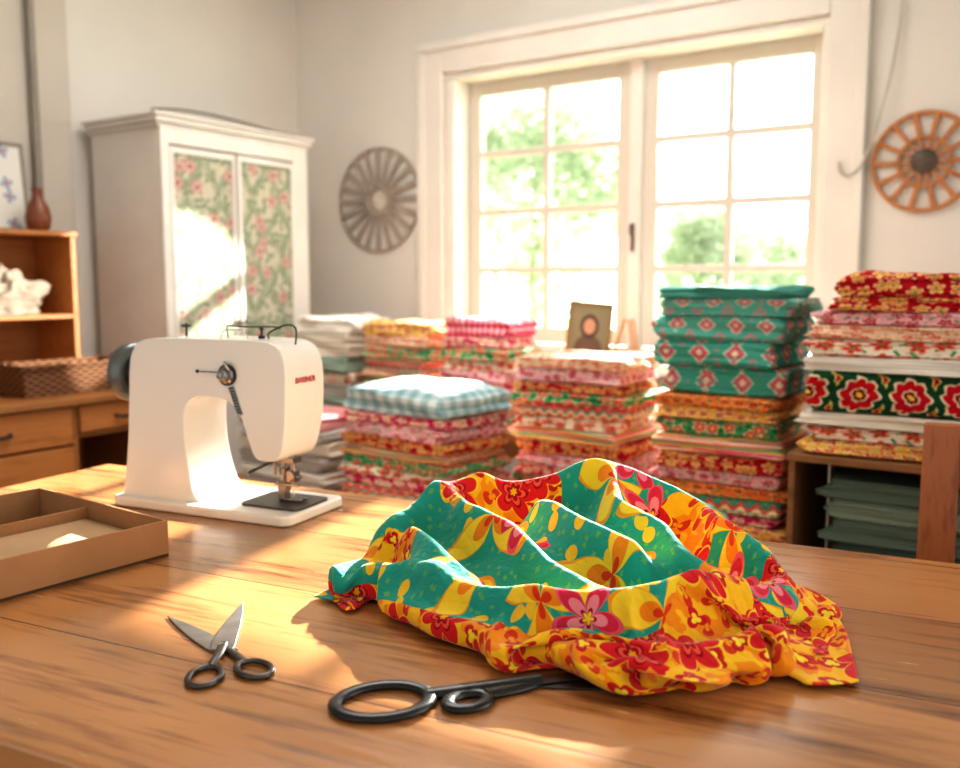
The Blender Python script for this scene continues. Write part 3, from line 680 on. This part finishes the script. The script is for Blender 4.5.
R=empty('storage_rack',"brown wooden two-shelf rack holding folded fabrics","shelf",(-.2,2.27,0))
boxes('shelf',[(-.345,.345,-.19,.19,.747,.765)],BENCHW,R); boxes('shelf',[(-.32,.345,-.17,.17,.392,.41)],BENCHW,R)
boxes('side_panel',[(-.345,-.330,-.17,.17,0,.746)],BENCHW,R)
boxes('back_panel',[(-.329,.345,.172,.182,.0,.746)],BENCHW,R)
boxes('side_panel',[(.346,.361,-.17,.17,0,.746)],BENCHW,R)
PAL={'zor':(zor,"orange zigzag folded cotton"),'zpk':(zpk,"pink and teal zigzag folded cotton"),'zgr':(zgr,"green and red zigzag folded cotton"),'red':(redfl,"red floral folded cotton cloth"),'or':(orfl,"orange floral folded cotton cloth"),'ye':(yefl,"yellow floral folded cotton cloth"),'pk':(pkfl,"deep pink floral folded cotton"),'pk2':(pkfl2,"pale pink rose-print folded cotton"),'gr':(grfl,"green floral folded cotton cloth"),'wh':(whfl,"white floral folded cotton cloth"),'st':(strp,"multicoloured striped folded cotton"),'pe':(peach,"peach floral folded cotton cloth"),'cr':(cream,"plain cream folded cloth"),'rp':(redp,"plain crimson folded cloth"),'sa':(sage,"sage green folded cloth"),'gy':(grey,"plain grey folded linen"),'ps':(pst,"pale striped folded cloth"),'w':(white,"plain white folded linen"),'ro':(rose,"dusty rose folded cloth"),'t':(teal,"teal folded cloth with small diamonds"),'t2':(teal2,"teal folded cloth with pink diamonds"),'tp':(tealp,"plain teal folded cloth")}
def items(codes,total,where,toplabel=None):
    cs=codes.split(); hs=[random.uniform(.7,1.3) for _ in cs]; s=sum(hs); out=[]
    for c,h in zip(cs,hs):
        m,l=PAL[c]; out.append((h/s*total,m,l+' '+where))
    if toplabel: out[-1]=(out[-1][0],out[-1][1],toplabel)
    return out
A1=items('zor ye pk zgr or pk2 red st gr ye or',.385,"in the tall stack")
A1+=[(.07,teal2,"teal folded cloth with pink diamond motifs"),(.065,teal2,"teal folded cloth with pink diamond motifs"),(.062,teal,"teal folded cloth with small diamonds"),(.045,teal,"teal folded cloth near the stack's top"),(.025,tealp,"rumpled plain teal cloth on the stack's top")]
stack(-.748,2.34,.48,.33,.28,A1,"fabrics in the tall teal-topped stack")
GB_="fabrics stacked on the wooden rack"
zt=stack(-.325,2.25,.765,.39,.29,[(.03,yefl,"pale yellow floral cloth at the rack stack's base"),(.035,whfl,"white floral cloth on the wooden rack"),(.03,cream,"cream folded cloth on the wooden rack"),(.09,bold,"bold green folded cloth with red medallions"),(.034,white,"white folded cloth between patterned ones"),(.038,whfl,"white cloth with small red flowers"),(.030,peach,"peach floral folded cloth on the rack stack"),(.032,pkfl2,"pale pink rose-print cloth on the rack stack")],GB_)
stack(-.300,2.25,zt,.35,.27,[(.030,redfl,"red floral folded cloth near the top"),(.042,redfl,"rumpled crimson floral cloth on top")],GB_)
stack(-1.23,2.44,.48,.365,.28,items('zpk or gr pk pk2 red st wh zpk gr red pk2 pe',.45,"in the middle stack","rumpled pale peach floral cloth on top"),"fabrics in the middle bench stack")
stack(-1.585,2.10,.48,.41,.29,items('ro red zpk pk wh gr st red pk2 pk',.30,"under the gingham cloth")+[(.055,blue,"puffy pale blue gingham folded cloth on top")],"fabrics in the gingham-topped stack",rot=math.radians(-4))
stack(-2.13,2.2,.48,.38,.29,items('gy w gy cr gy ro',.24,"on the low bench"),"pale linens on the bench")
stack(-1.89,2.93,.62,.31,.24,items('zgr pe st pk pk2 wh gr pk',.32,"by the window")+[(.06,pink,"rumpled pink gingham cloth on top")],"pink-topped stack by the window")
stack(-2.27,2.93,.62,.32,.24,items('red wh pk zgr st zpk gr pe ye',.36,"beside the window","rumpled pale yellow floral cloth on top"),"mixed stack by the window")
stack(-2.65,2.93,.62,.31,.26,items('sa gy wh sa ps cr w',.37,"beside the cabinet","rumpled white cloth on top of the stack"),"pale stack beside the cabinet")
stack(-1.50,3.02,.62,.33,.24,items('pe cr st ps pk2',.21,"below the window","rumpled pale pink cloth below the window"),"short pale stack below the window")
stack(-1.10,3.04,.62,.30,.24,items('cr pe ps',.15,"below the window sill"),"second pale stack below the window")
stack(-.2,2.26,.411,.54,.28,[(.05,dteal2,"dark grey-green folded cloth on the lower shelf"),(.05,dteal,"grey-green folded cloth on the lower shelf"),(.05,dteal2,"dark grey-green folded cloth on the lower shelf"),(.05,dteal,"grey-green folded cloth on the lower shelf"),(.05,sage,"pale grey-green folded cloth on the lower shelf"),(.045,dteal,"grey-green folded cloth on the lower shelf")],"grey-green cloths on the lower shelf",jit=.5)

# ------------------------------------------------------------ armoire
A=empty('armoire',"cream painted armoire with floral fabric door panels","cabinet",(-3.04,2.74,0))
boxes('carcass',[(-.44,-.042,-.40,-.38,.06,1.75),(-.44,-.042,.38,.40,.06,1.75),(-.44,-.42,-.38,.38,.06,1.75),(-.42,-.042,-.38,.38,.06,.09),(-.42,-.042,-.38,.38,1.72,1.75),(-.041,.004,-.40,-.362,.06,1.75),(-.041,.004,.312,.40,.06,1.75),(-.041,.004,-.361,.311,1.69,1.75),(-.041,.004,-.361,.311,.06,.16),(-.06,-.043,-.06,.02,.09,1.72)],CABW,A,bev=0)
boxes('cornice',[(-.445,.0,-.41,.41,1.7505,1.768),(-.45,.015,-.425,.425,1.7685,1.79),(-.455,.025,-.435,.435,1.7905,1.803)],CABW,A,bev=.003)
for y in (-.38,.34):
    for x in (-.43,-.06): boxes('foot',[(x,x+.04,y,y+.04,0,.059)],CABW,A)
def damask():
    m,nt,b=new_mat('faded_damask'); u,w=uvsplit(nt)
    n=noise_n(nt,coords(nt,'UV'),9,2); uu=M(nt,'ADD',u,M(nt,'MULTIPLY',M(nt,'SUBTRACT',n.outputs[0],.5),.05))
    a=M(nt,'ABSOLUTE',M(nt,'SUBTRACT',M(nt,'FRACT',M(nt,'MULTIPLY',uu,6)),.5)); c=M(nt,'ABSOLUTE',M(nt,'SUBTRACT',M(nt,'FRACT',M(nt,'MULTIPLY',w,4)),.5))
    d=M(nt,'ADD',a,c)
    col=ramp(nt,d,[(0,'#c0b9a4'),(.30,'#959d84'),(.48,'#aeac95'),(.60,'#c0b9a4')])
    rl,_,_=flower(nt,uu,w,20,2,5.,.28,.20,.9); col=mix(nt,M(nt,'LESS_THAN',rl,1.),col,'#87927a')
    rn,gn,_=flower(nt,uu,w,10,5,2.,.26,.09,.85,True)
    col=mix(nt,M(nt,'MULTIPLY',M(nt,'LESS_THAN',rn,1.),M(nt,'GREATER_THAN',gn,.25)),col,ramp(nt,rn,[(0,'#9c6660'),(.35,'#c9aa9c'),(.7,'#b08a80')]))
    cloth_finish(nt,b,col,u,w); return m
FLP=damask()
def door(y0,w,hinge,ang):
    e=.016
    Dn=boxes('door',[(-.016,.006,0,e,.17,1.68),(-.016,.006,w-e,w,.17,1.68),(-.016,.006,e,w-e,1.655,1.68),(-.016,.006,e,w-e,.17,.24),(-.016,.006,e,w-e,.78,.82),(-.012,-.006,e,w-e,.24,.78)],CABW,A,(0,y0,0),(0,0,0),bev=0)
    if hinge:
        Dn.location=(0,y0+w,0); Dn.rotation_euler=(0,0,ang)
        for v in Dn.data.vertices: v.co.y-=w
    off=-w if hinge else 0
    nseg=28; bm=bmesh.new(); uv=bm.loops.layers.uv.new('UVMap')
    rows=[.82,1.03,1.22,1.41,1.655]; G=[]
    for i in range(nseg*2+1):
        y=e+(w-2*e)*i/(nseg*2); G.append([bm.verts.new((-.002+.0022*math.sin(i*1.5)+.001*math.sin(z*9+i),y+off,z)) for z in rows])
    for i in range(nseg*2):
        for j in range(4):
            f=bm.faces.new((G[i][j],G[i+1][j],G[i+1][j+1],G[i][j+1]))
            for l in f.loops: l[uv].uv=(l.vert.co.y,l.vert.co.z)
    o=finish('fabric_panel',bm,FLP,Dn); o["label"]="faded floral fabric panel"
    lathe('knob',[(.006,0),(.005,.008),(.011,.014),(.011,.02),(.002,.024)],DSTEEL,Dn,(.006,(w-.012 if not hinge else -w+.012),.98),(0,math.pi/2,0),n=16)
door(-.360,.330,False,0)
door(-.026,.336,True,math.radians(2.5))
o=tube('looped_wire',[(.19,-.38,0.006),(.12,-.36,.025),(.10,-.22,.045),(.10,-.05,.050),(.11,.12,.04),(.14,.28,.02),(.19,.38,.006),(.05,.36,.006),(-.05,.15,.02),(-.08,-.1,.02)],.005,simple('dark_grey_wire','#6a6258',.5),None,(-3.25,2.74,1.804))
top(o,"loosely looped dark grey cable lying on the cabinet","wire")

# ------------------------------------------------------------ desk at the side wall
K_=empty('side_desk',"brown wooden desk with drawers against the wall","desk",(-3.21,1.55,0))
boxes('desktop',[(-.29,.31,-.72,.70,.722,.75)],DESKW,K_,bev=.005)
boxes('desk_body',[(-.26,.275,.30,.32,.05,.722),(-.26,.275,-.25,-.23,.05,.722),(-.28,-.26,-.68,.68,.05,.722),(-.26,.275,-.23,.30,.05,.08),(-.28,.275,.68,.70,.0,.721),(-.28,.275,-.70,-.68,0,.721),(-.26,.27,.32,.68,.60,.615),(-.26,.27,-.68,-.25,.60,.615)],DESKW,K_)
for y0,y1,z0,z1 in ((-.225,.295,.585,.715),(-.225,.295,.36,.575),(-.225,.295,.09,.35),(.325,.675,.62,.715),(-.675,-.255,.62,.715)):
    dr=boxes('drawer',[(-.2,.285,y0,y1,z0,z1)],SHELFW,K_,bev=.004)
    yc=(y0+y1)/2; zc=(z0+z1)/2
    tube('handle',[(.284,yc-.035,zc),(.30,yc-.03,zc-.003),(.305,yc,zc-.006),(.30,yc+.03,zc-.003),(.284,yc+.035,zc)],.006,BLACK,dr)
U=empty('shelf_unit',"small orange-brown wooden shelf unit on the desk","shelf",(-3.36,1.70,.75))
boxes('side_panel',[(-.13,.12,.37,.39,0,.57)],SHELFW,U); boxes('side_panel',[(-.13,.12,-.39,-.37,0,.57)],SHELFW,U)
boxes('shelf',[(-.14,.13,-.395,.395,.57,.588)],SHELFW,U); boxes('shelf',[(-.128,.12,-.37,.37,.26,.276)],SHELFW,U)
boxes('back_panel',[(-.138,-.13,-.39,.39,0,.57)],SHELFW,U)
o=lathe('vase',[(.028,0),(.040,.012),(.047,.05),(.040,.09),(.022,.12),(.017,.14),(.022,.16),(.018,.162),(.013,.14)],simple('terracotta_glaze','#7a4426',.4),None,(-3.33,2.0,1.338))
top(o,"brown glazed ceramic bottle vase on the shelf unit","vase")
def pic(name,label,cat_,loc,rot,w,h,fw,fm,art,fd=.015):
    E=empty(name,label,cat_,loc,rot)
    boxes('frame',[(-w/2,-w/2+fw,-fd,0,0,h),(w/2-fw,w/2,-fd,0,0,h),(-w/2+fw,w/2-fw,-fd,0,0,fw),(-w/2+fw,w/2-fw,-fd,0,h-fw,h)],fm,E,bev=.002)
    boxes('artwork',[(-w/2+fw,w/2-fw,-fd*.6,-fd*.3,fw,h-fw)],art,E,bev=0); return E
am,nt,b=new_mat('botanical_print',.7)
v=coords(nt); sx=nt.nodes.new('ShaderNodeSeparateXYZ'); nt.links.new(v,sx.inputs[0])
rn,_,_=flower(nt,sx.outputs[0],sx.outputs[2],13,4,.4,.24,.09,.8,True)
inm=M(nt,'LESS_THAN',M(nt,'ABSOLUTE',sx.outputs[0]),.115)
nt.links.new(mix(nt,M(nt,'MULTIPLY',M(nt,'LESS_THAN',rn,1.),inm),'#d9d6cd',ramp(nt,rn,[(0,'#c9604a'),(.4,'#9fb4c4'),(.75,'#6d8cab')])),b.inputs['Base Color'])
pic('framed_print',"pale framed print with small flowers leaning on the wall","picture",(-3.44,1.88,1.338),(math.radians(-6),0,math.radians(90)),.30,.34,.014,simple('grey_frame','#8f877a',.5),am)
pm,nt,b=new_mat('small_portrait',.6)
v=coords(nt); sx=nt.nodes.new('ShaderNodeSeparateXYZ'); nt.links.new(v,sx.inputs[0])
dx=M(nt,'DIVIDE',sx.outputs[0],.030); dz=M(nt,'DIVIDE',M(nt,'SUBTRACT',sx.outputs[2],.135),.040)
rr=M(nt,'SQRT',M(nt,'ADD',M(nt,'MULTIPLY',dx,dx),M(nt,'MULTIPLY',dz,dz)))
dx2=M(nt,'DIVIDE',sx.outputs[0],.060); dz2=M(nt,'DIVIDE',M(nt,'SUBTRACT',sx.outputs[2],.03),.07)
r2=M(nt,'SQRT',M(nt,'ADD',M(nt,'MULTIPLY',dx2,dx2),M(nt,'MULTIPLY',dz2,dz2)))
c=mix(nt,M(nt,'LESS_THAN',r2,1.),'#7b7658','#5c4636'); c=mix(nt,M(nt,'LESS_THAN',rr,1.3),c,'#3c2a20'); c=mix(nt,M(nt,'LESS_THAN',rr,.85),c,'#b28a6c')
nt.links.new(c,b.inputs['Base Color'])
pic('framed_portrait',"small dark gold framed portrait on the window sill","picture",(-1.765,3.49,.8265),(math.radians(-12),math.radians(5),math.radians(28)),.19,.24,.014,simple('dark_gold_frame','#8a6a34',.4,metal=.3),pm)
E=empty('tabletop_easel',"small wooden easel stand on the window sill","easel",(-1.59,3.53,.8255))
for a in ((-.06,0),(.06,0)):
    bm=bmesh.new(); addtube(bm,[Vector((a[0],-.03,0)),Vector((a[0]*.3,.0,.17))],.006,n=8); finish('leg',bm,SHELFW,E)
bm=bmesh.new(); addtube(bm,[Vector((0,.06,0)),Vector((0,.0,.165))],.006,n=8); finish('leg',bm,SHELFW,E)
boxes('ledge',[(-.065,.065,-.034,-.018,.03,.042)],SHELFW,E)
def wicker():
    m,nt,b=new_mat('wicker',.7); v=coords(nt); s=nt.nodes.new('ShaderNodeSeparateXYZ'); nt.links.new(v,s.inputs[0])
    h=M(nt,'ADD',s.outputs[0],s.outputs[1])
    row=M(nt,'FLOOR',M(nt,'MULTIPLY',s.outputs[2],85))
    a=M(nt,'SINE',M(nt,'ADD',M(nt,'MULTIPLY',h,150),M(nt,'MULTIPLY',row,3.14159)))
    c=M(nt,'ABSOLUTE',M(nt,'SINE',M(nt,'MULTIPLY',s.outputs[2],267)))
    f=M(nt,'MULTIPLY',M(nt,'MULTIPLY_ADD',a,.4,.6),c)
    nt.links.new(ramp(nt,f,[(0,'#2c180a'),(.4,'#744624'),(1,'#ab7846')],'LINEAR'),b.inputs['Base Color']); bump(nt,b,f,1.,.006); return m
WK=wicker()
def basket(label,loc,w,d,h):
    E=empty('wicker_basket',label,'basket',loc); t=.008
    bm=bmesh.new()
    def ring(sx,sy,z): return [bm.verts.new((x*sx,y*sy,z)) for x,y in ((-1,-1),(1,-1),(1,1),(-1,1))]
    Rr=[ring(w/2*.9,d/2*.95,0),ring(w/2,d/2,h),ring(w/2-t,d/2-t,h),ring(w/2*.9-t,d/2*.95-t,t)]
    for a,b_ in zip(Rr,Rr[1:]):
        for i in range(4): bm.faces.new((a[i],a[(i+1)%4],b_[(i+1)%4],b_[i]))
    bm.faces.new(Rr[0][::-1]); bm.faces.new(Rr[-1])
    finish('basket_body',bm,WK,E,bev=.006)
    c=.01; tube('rim',[(-w/2+c,-d/2,h),(0,-d/2,h),(w/2-c,-d/2,h),(w/2,-d/2+c,h),(w/2,0,h),(w/2,d/2-c,h),(w/2-c,d/2,h),(0,d/2,h),(-w/2+c,d/2,h),(-w/2,d/2-c,h),(-w/2,0,h),(-w/2,-d/2+c,h)],.008,WK,E,closed=True,sub=4)
    for k in (-1,1): tube('handle',[(-.03,d/2*k,h-.01),(-.02,d/2*k+.006*k,h+.018),(.02,d/2*k+.006*k,h+.018),(.03,d/2*k,h-.01)],.005,WK,E)
basket("long brown wicker basket on the desk",(-3.10,1.93,.75),.19,.42,.105)
def bundle(name,label,loc,sx,sy,sz,mat,seed):
    bm=bmesh.new(); bmesh.ops.create_icosphere(bm,subdivisions=6,radius=1)
    for v in bm.verts:
        p=v.co.copy(); n=noise.noise(p*1.6+Vector((seed,0,0)))*.34; r=1-abs(noise.noise(p*1.9+Vector((seed,3,0))))*.45-abs(noise.noise(Vector((p.x*3,p.y*3,p.z*7))+Vector((seed,9,0))))*.12
        p*= (.9+n)*r*1.15
        v.co=Vector((p.x*sx,p.y*sy,max(-.5,p.z)*sz+.5*sz))
    uv=bm.loops.layers.uv.new('UVMap')
    for f in bm.faces:
        for l in f.loops: l[uv].uv=(l.vert.co.x,l.vert.co.z)
    o=finish(name,bm,mat,None,loc); top(o,label,'cloth')
bundle('cloth_bundle',"crumpled off-white cloth bundle on the wooden shelf",(-3.35,1.86,1.028),.09,.15,.11,m_plain('offwhite_cloth','#978a79'),1.3)
bundle('cloth_bundle',"crumpled pale grey cloth on the wooden shelf",(-3.36,1.50,1.028),.10,.11,.07,grey,4.1)
o=tube('wall_pipe',[(0,0,0),(0,0,.3),(0,0,.8),(0,0,1.45)],.016,simple('painted_pipe','#8f877b',.5),None,(-3.48,2.10,1.345)); top(o,"thin grey painted pipe running up the wall","pipe")

# ------------------------------------------------------------ wall ornaments
def annulus(bm,r0,r1,y0,y1,n=64):
    L=[]
    for r,y in ((r0,y0),(r1,y0),(r1,y1),(r0,y1)):
        L.append([bm.verts.new((r*math.cos(2*math.pi*i/n),y,r*math.sin(2*math.pi*i/n))) for i in range(n)])
    for k in range(4):
        a,b=L[k],L[(k+1)%4]
        for i in range(n): bm.faces.new((a[i],a[(i+1)%n],b[(i+1)%n],b[i]))
def slats(bm,N,y0,y1,prof):
    for i in range(N):
        a=2*math.pi*i/N; u=Vector((math.cos(a),0,math.sin(a))); s=Vector((-math.sin(a),0,math.cos(a)))
        L=[]
        for y in (y0,y1): L.append([(bm.verts.new(u*rr+s*wd+Vector((0,y,0))),bm.verts.new(u*rr-s*wd+Vector((0,y,0)))) for rr,wd in prof])
        a_,b_=L
        for q in range(len(prof)-1):
            bm.faces.new((a_[q][0],a_[q][1],a_[q+1][1],a_[q+1][0])); bm.faces.new((b_[q][0],b_[q+1][0],b_[q+1][1],b_[q][1]))
            bm.faces.new((a_[q][0],a_[q+1][0],b_[q+1][0],b_[q][0])); bm.faces.new((a_[q][1],b_[q][1],b_[q+1][1],a_[q+1][1]))
        bm.faces.new((a_[-1][0],a_[-1][1],b_[-1][1],b_[-1][0])); bm.faces.new((a_[0][0],b_[0][0],b_[0][1],a_[0][1]))
TAUPE=wood('grey_driftwood','#84786c','#a3978a',.7,scale=(6,6,6))
E=empty('sunburst_ornament',"grey wooden sunburst wheel hanging on the wall","wall decoration",(-2.985,D,1.556))
bm=bmesh.new(); slats(bm,20,-.018,-.010,((.072,.0085),(.240,.0150),(.252,.0140))); finish('slats',bm,TAUPE,E)
bm=bmesh.new(); annulus(bm,.055,.078,-.022,0); finish('ring',bm,TAUPE,E)
bm=bmesh.new(); annulus(bm,.249,.258,-.016,0); finish('rim',bm,TAUPE,E)
lathe('hub',[(.05,0),(.05,.008),(.04,.012),(.002,.012)],simple('pale_hub','#d0c8bb',.6),E,(0,0,0),(math.pi/2,0,0))
RUST=wood('reddish_wheel_wood','#8d5026','#b87840',.5,scale=(8,8,8))
E=empty('spoked_ornament',"round brown wooden spoked wheel hanging on the wall","wall decoration",(-.505,D,1.569))
bm=bmesh.new(); annulus(bm,.162,.175,-.020,0); finish('rim',bm,RUST,E)
bm=bmesh.new(); annulus(bm,.080,.090,-.022,0); finish('inner_ring',bm,RUST,E)
bm=bmesh.new(); slats(bm,14,-.018,-.006,((.03,.005),(.09,.0065),(.165,.009))); finish('spokes',bm,RUST,E)
lathe('hub',[(.044,0),(.044,.018),(.034,.026),(.012,.028),(.002,.03)],simple('dark_hub','#57493c',.5),E,(0,0,0),(math.pi/2,0,0))
o=tube('hanging_cable',[(-.58,D-.02,2.79),(-.592,D-.02,2.4),(-.60,D-.02,2.13),(-.617,D-.03,1.926),(-.656,D-.045,1.72),(-.70,D-.05,1.58),(-.74,D-.05,1.535),(-.775,D-.045,1.545),(-.785,D-.045,1.585)],.0045,simple('pale_cable','#bfb7aa',.5)); top(o,"thin pale cable hanging down the wall","cable")

# ------------------------------------------------------------ chair
H=empty('wooden_chair',"reddish-brown wooden chair behind the table","chair",(.01,1.62,0),(0,0,math.radians(6)))
for sx in (-1,1):
    x=sx*.19; bm=bmesh.new()
    pr=[(.17,0),(.16,.45),(.175,.70),(.20,.90),(.165,.90),(.14,.70),(.125,.45),(.135,0)]
    A_=[bm.verts.new((x-.03,y,z)) for y,z in pr]; B_=[bm.verts.new((x+.03,y,z)) for y,z in pr]
    bm.faces.new(A_); bm.faces.new(B_[::-1]); n=len(pr)
    for i in range(n): bm.faces.new((A_[i],B_[i],B_[(i+1)%n],A_[(i+1)%n]))
    finish('leg',bm,CHAIRW,H,bev=.004)
    boxes('leg',[(x-.018,x+.018,-.19,-.155,0,.43)],CHAIRW,H)
boxes('seat',[(-.215,.215,-.20,.155,.43,.455)],CHAIRW,H,bev=.006)
boxes('backrest',[(-.16,.16,.155,.178,.79,.885),(-.16,.16,.140,.16,.56,.60)]+[(x-.028,x+.028,.148,.165,.6,.79) for x in (-.115,-.038,.038,.115)],CHAIRW,H)

# ------------------------------------------------------------ light
Sd=Vector((-.20,1,.412)).normalized()
l=bpy.data.lights.new('sun','SUN'); l.energy=25; l.angle=math.radians(.9); l.color=(1,.955,.88)
o=bpy.data.objects.new('sun',l); COL.objects.link(o); o.rotation_euler=Sd.to_track_quat('Z','Y').to_euler()
l=bpy.data.lights.new('armoire_patch_spot','SPOT'); l.energy=2400; l.spot_size=math.radians(8.5); l.spot_blend=.05; l.shadow_soft_size=.02; l.color=(1,.97,.9)  # added spot outside the window, throws the bright patch on the armoire
o=bpy.data.objects.new('armoire_patch_spot',l); COL.objects.link(o); o.location=(.6,5.2,2.6)
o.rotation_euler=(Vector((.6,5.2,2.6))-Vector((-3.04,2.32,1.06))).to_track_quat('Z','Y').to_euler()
l=bpy.data.lights.new('ceiling_fill_light','AREA'); l.energy=20; l.shape='DISK'; l.size=1.2; l.color=(1,.985,.95)  # unseen area light added below the ceiling to fill the room
o=bpy.data.objects.new('ceiling_fill_light',l); COL.objects.link(o); o.location=(-1.8,2.1,2.75)
wd=bpy.data.worlds.new('world'); SC.world=wd; wd.use_nodes=True; nt=wd.node_tree
bg=nt.nodes['Background']; v=coords(nt,'Generated'); s=nt.nodes.new('ShaderNodeSeparateXYZ'); nt.links.new(v,s.inputs[0])
mr=nt.nodes.new('ShaderNodeMapRange'); nt.links.new(s.outputs[1],mr.inputs[0])
mr.inputs[1].default_value=0.; mr.inputs[2].default_value=.9; mr.inputs[3].default_value=.54; mr.inputs[4].default_value=4.5
nt.links.new(mr.outputs[0],bg.inputs[1]); bg.inputs[0].default_value=(1,.995,.975,1)

# ------------------------------------------------------------ camera
cd=bpy.data.cameras.new('camera'); cd.sensor_width=36; cd.lens=913/960*36; cd.clip_start=.05
cd.dof.use_dof=True; cd.dof.focus_distance=1.15; cd.dof.aperture_fstop=3.6
cam=bpy.data.objects.new('camera',cd); COL.objects.link(cam); cam.location=(0,0,1.15)
cam.rotation_euler=(math.radians(83.6),0,math.radians(33.5)); SC.camera=cam
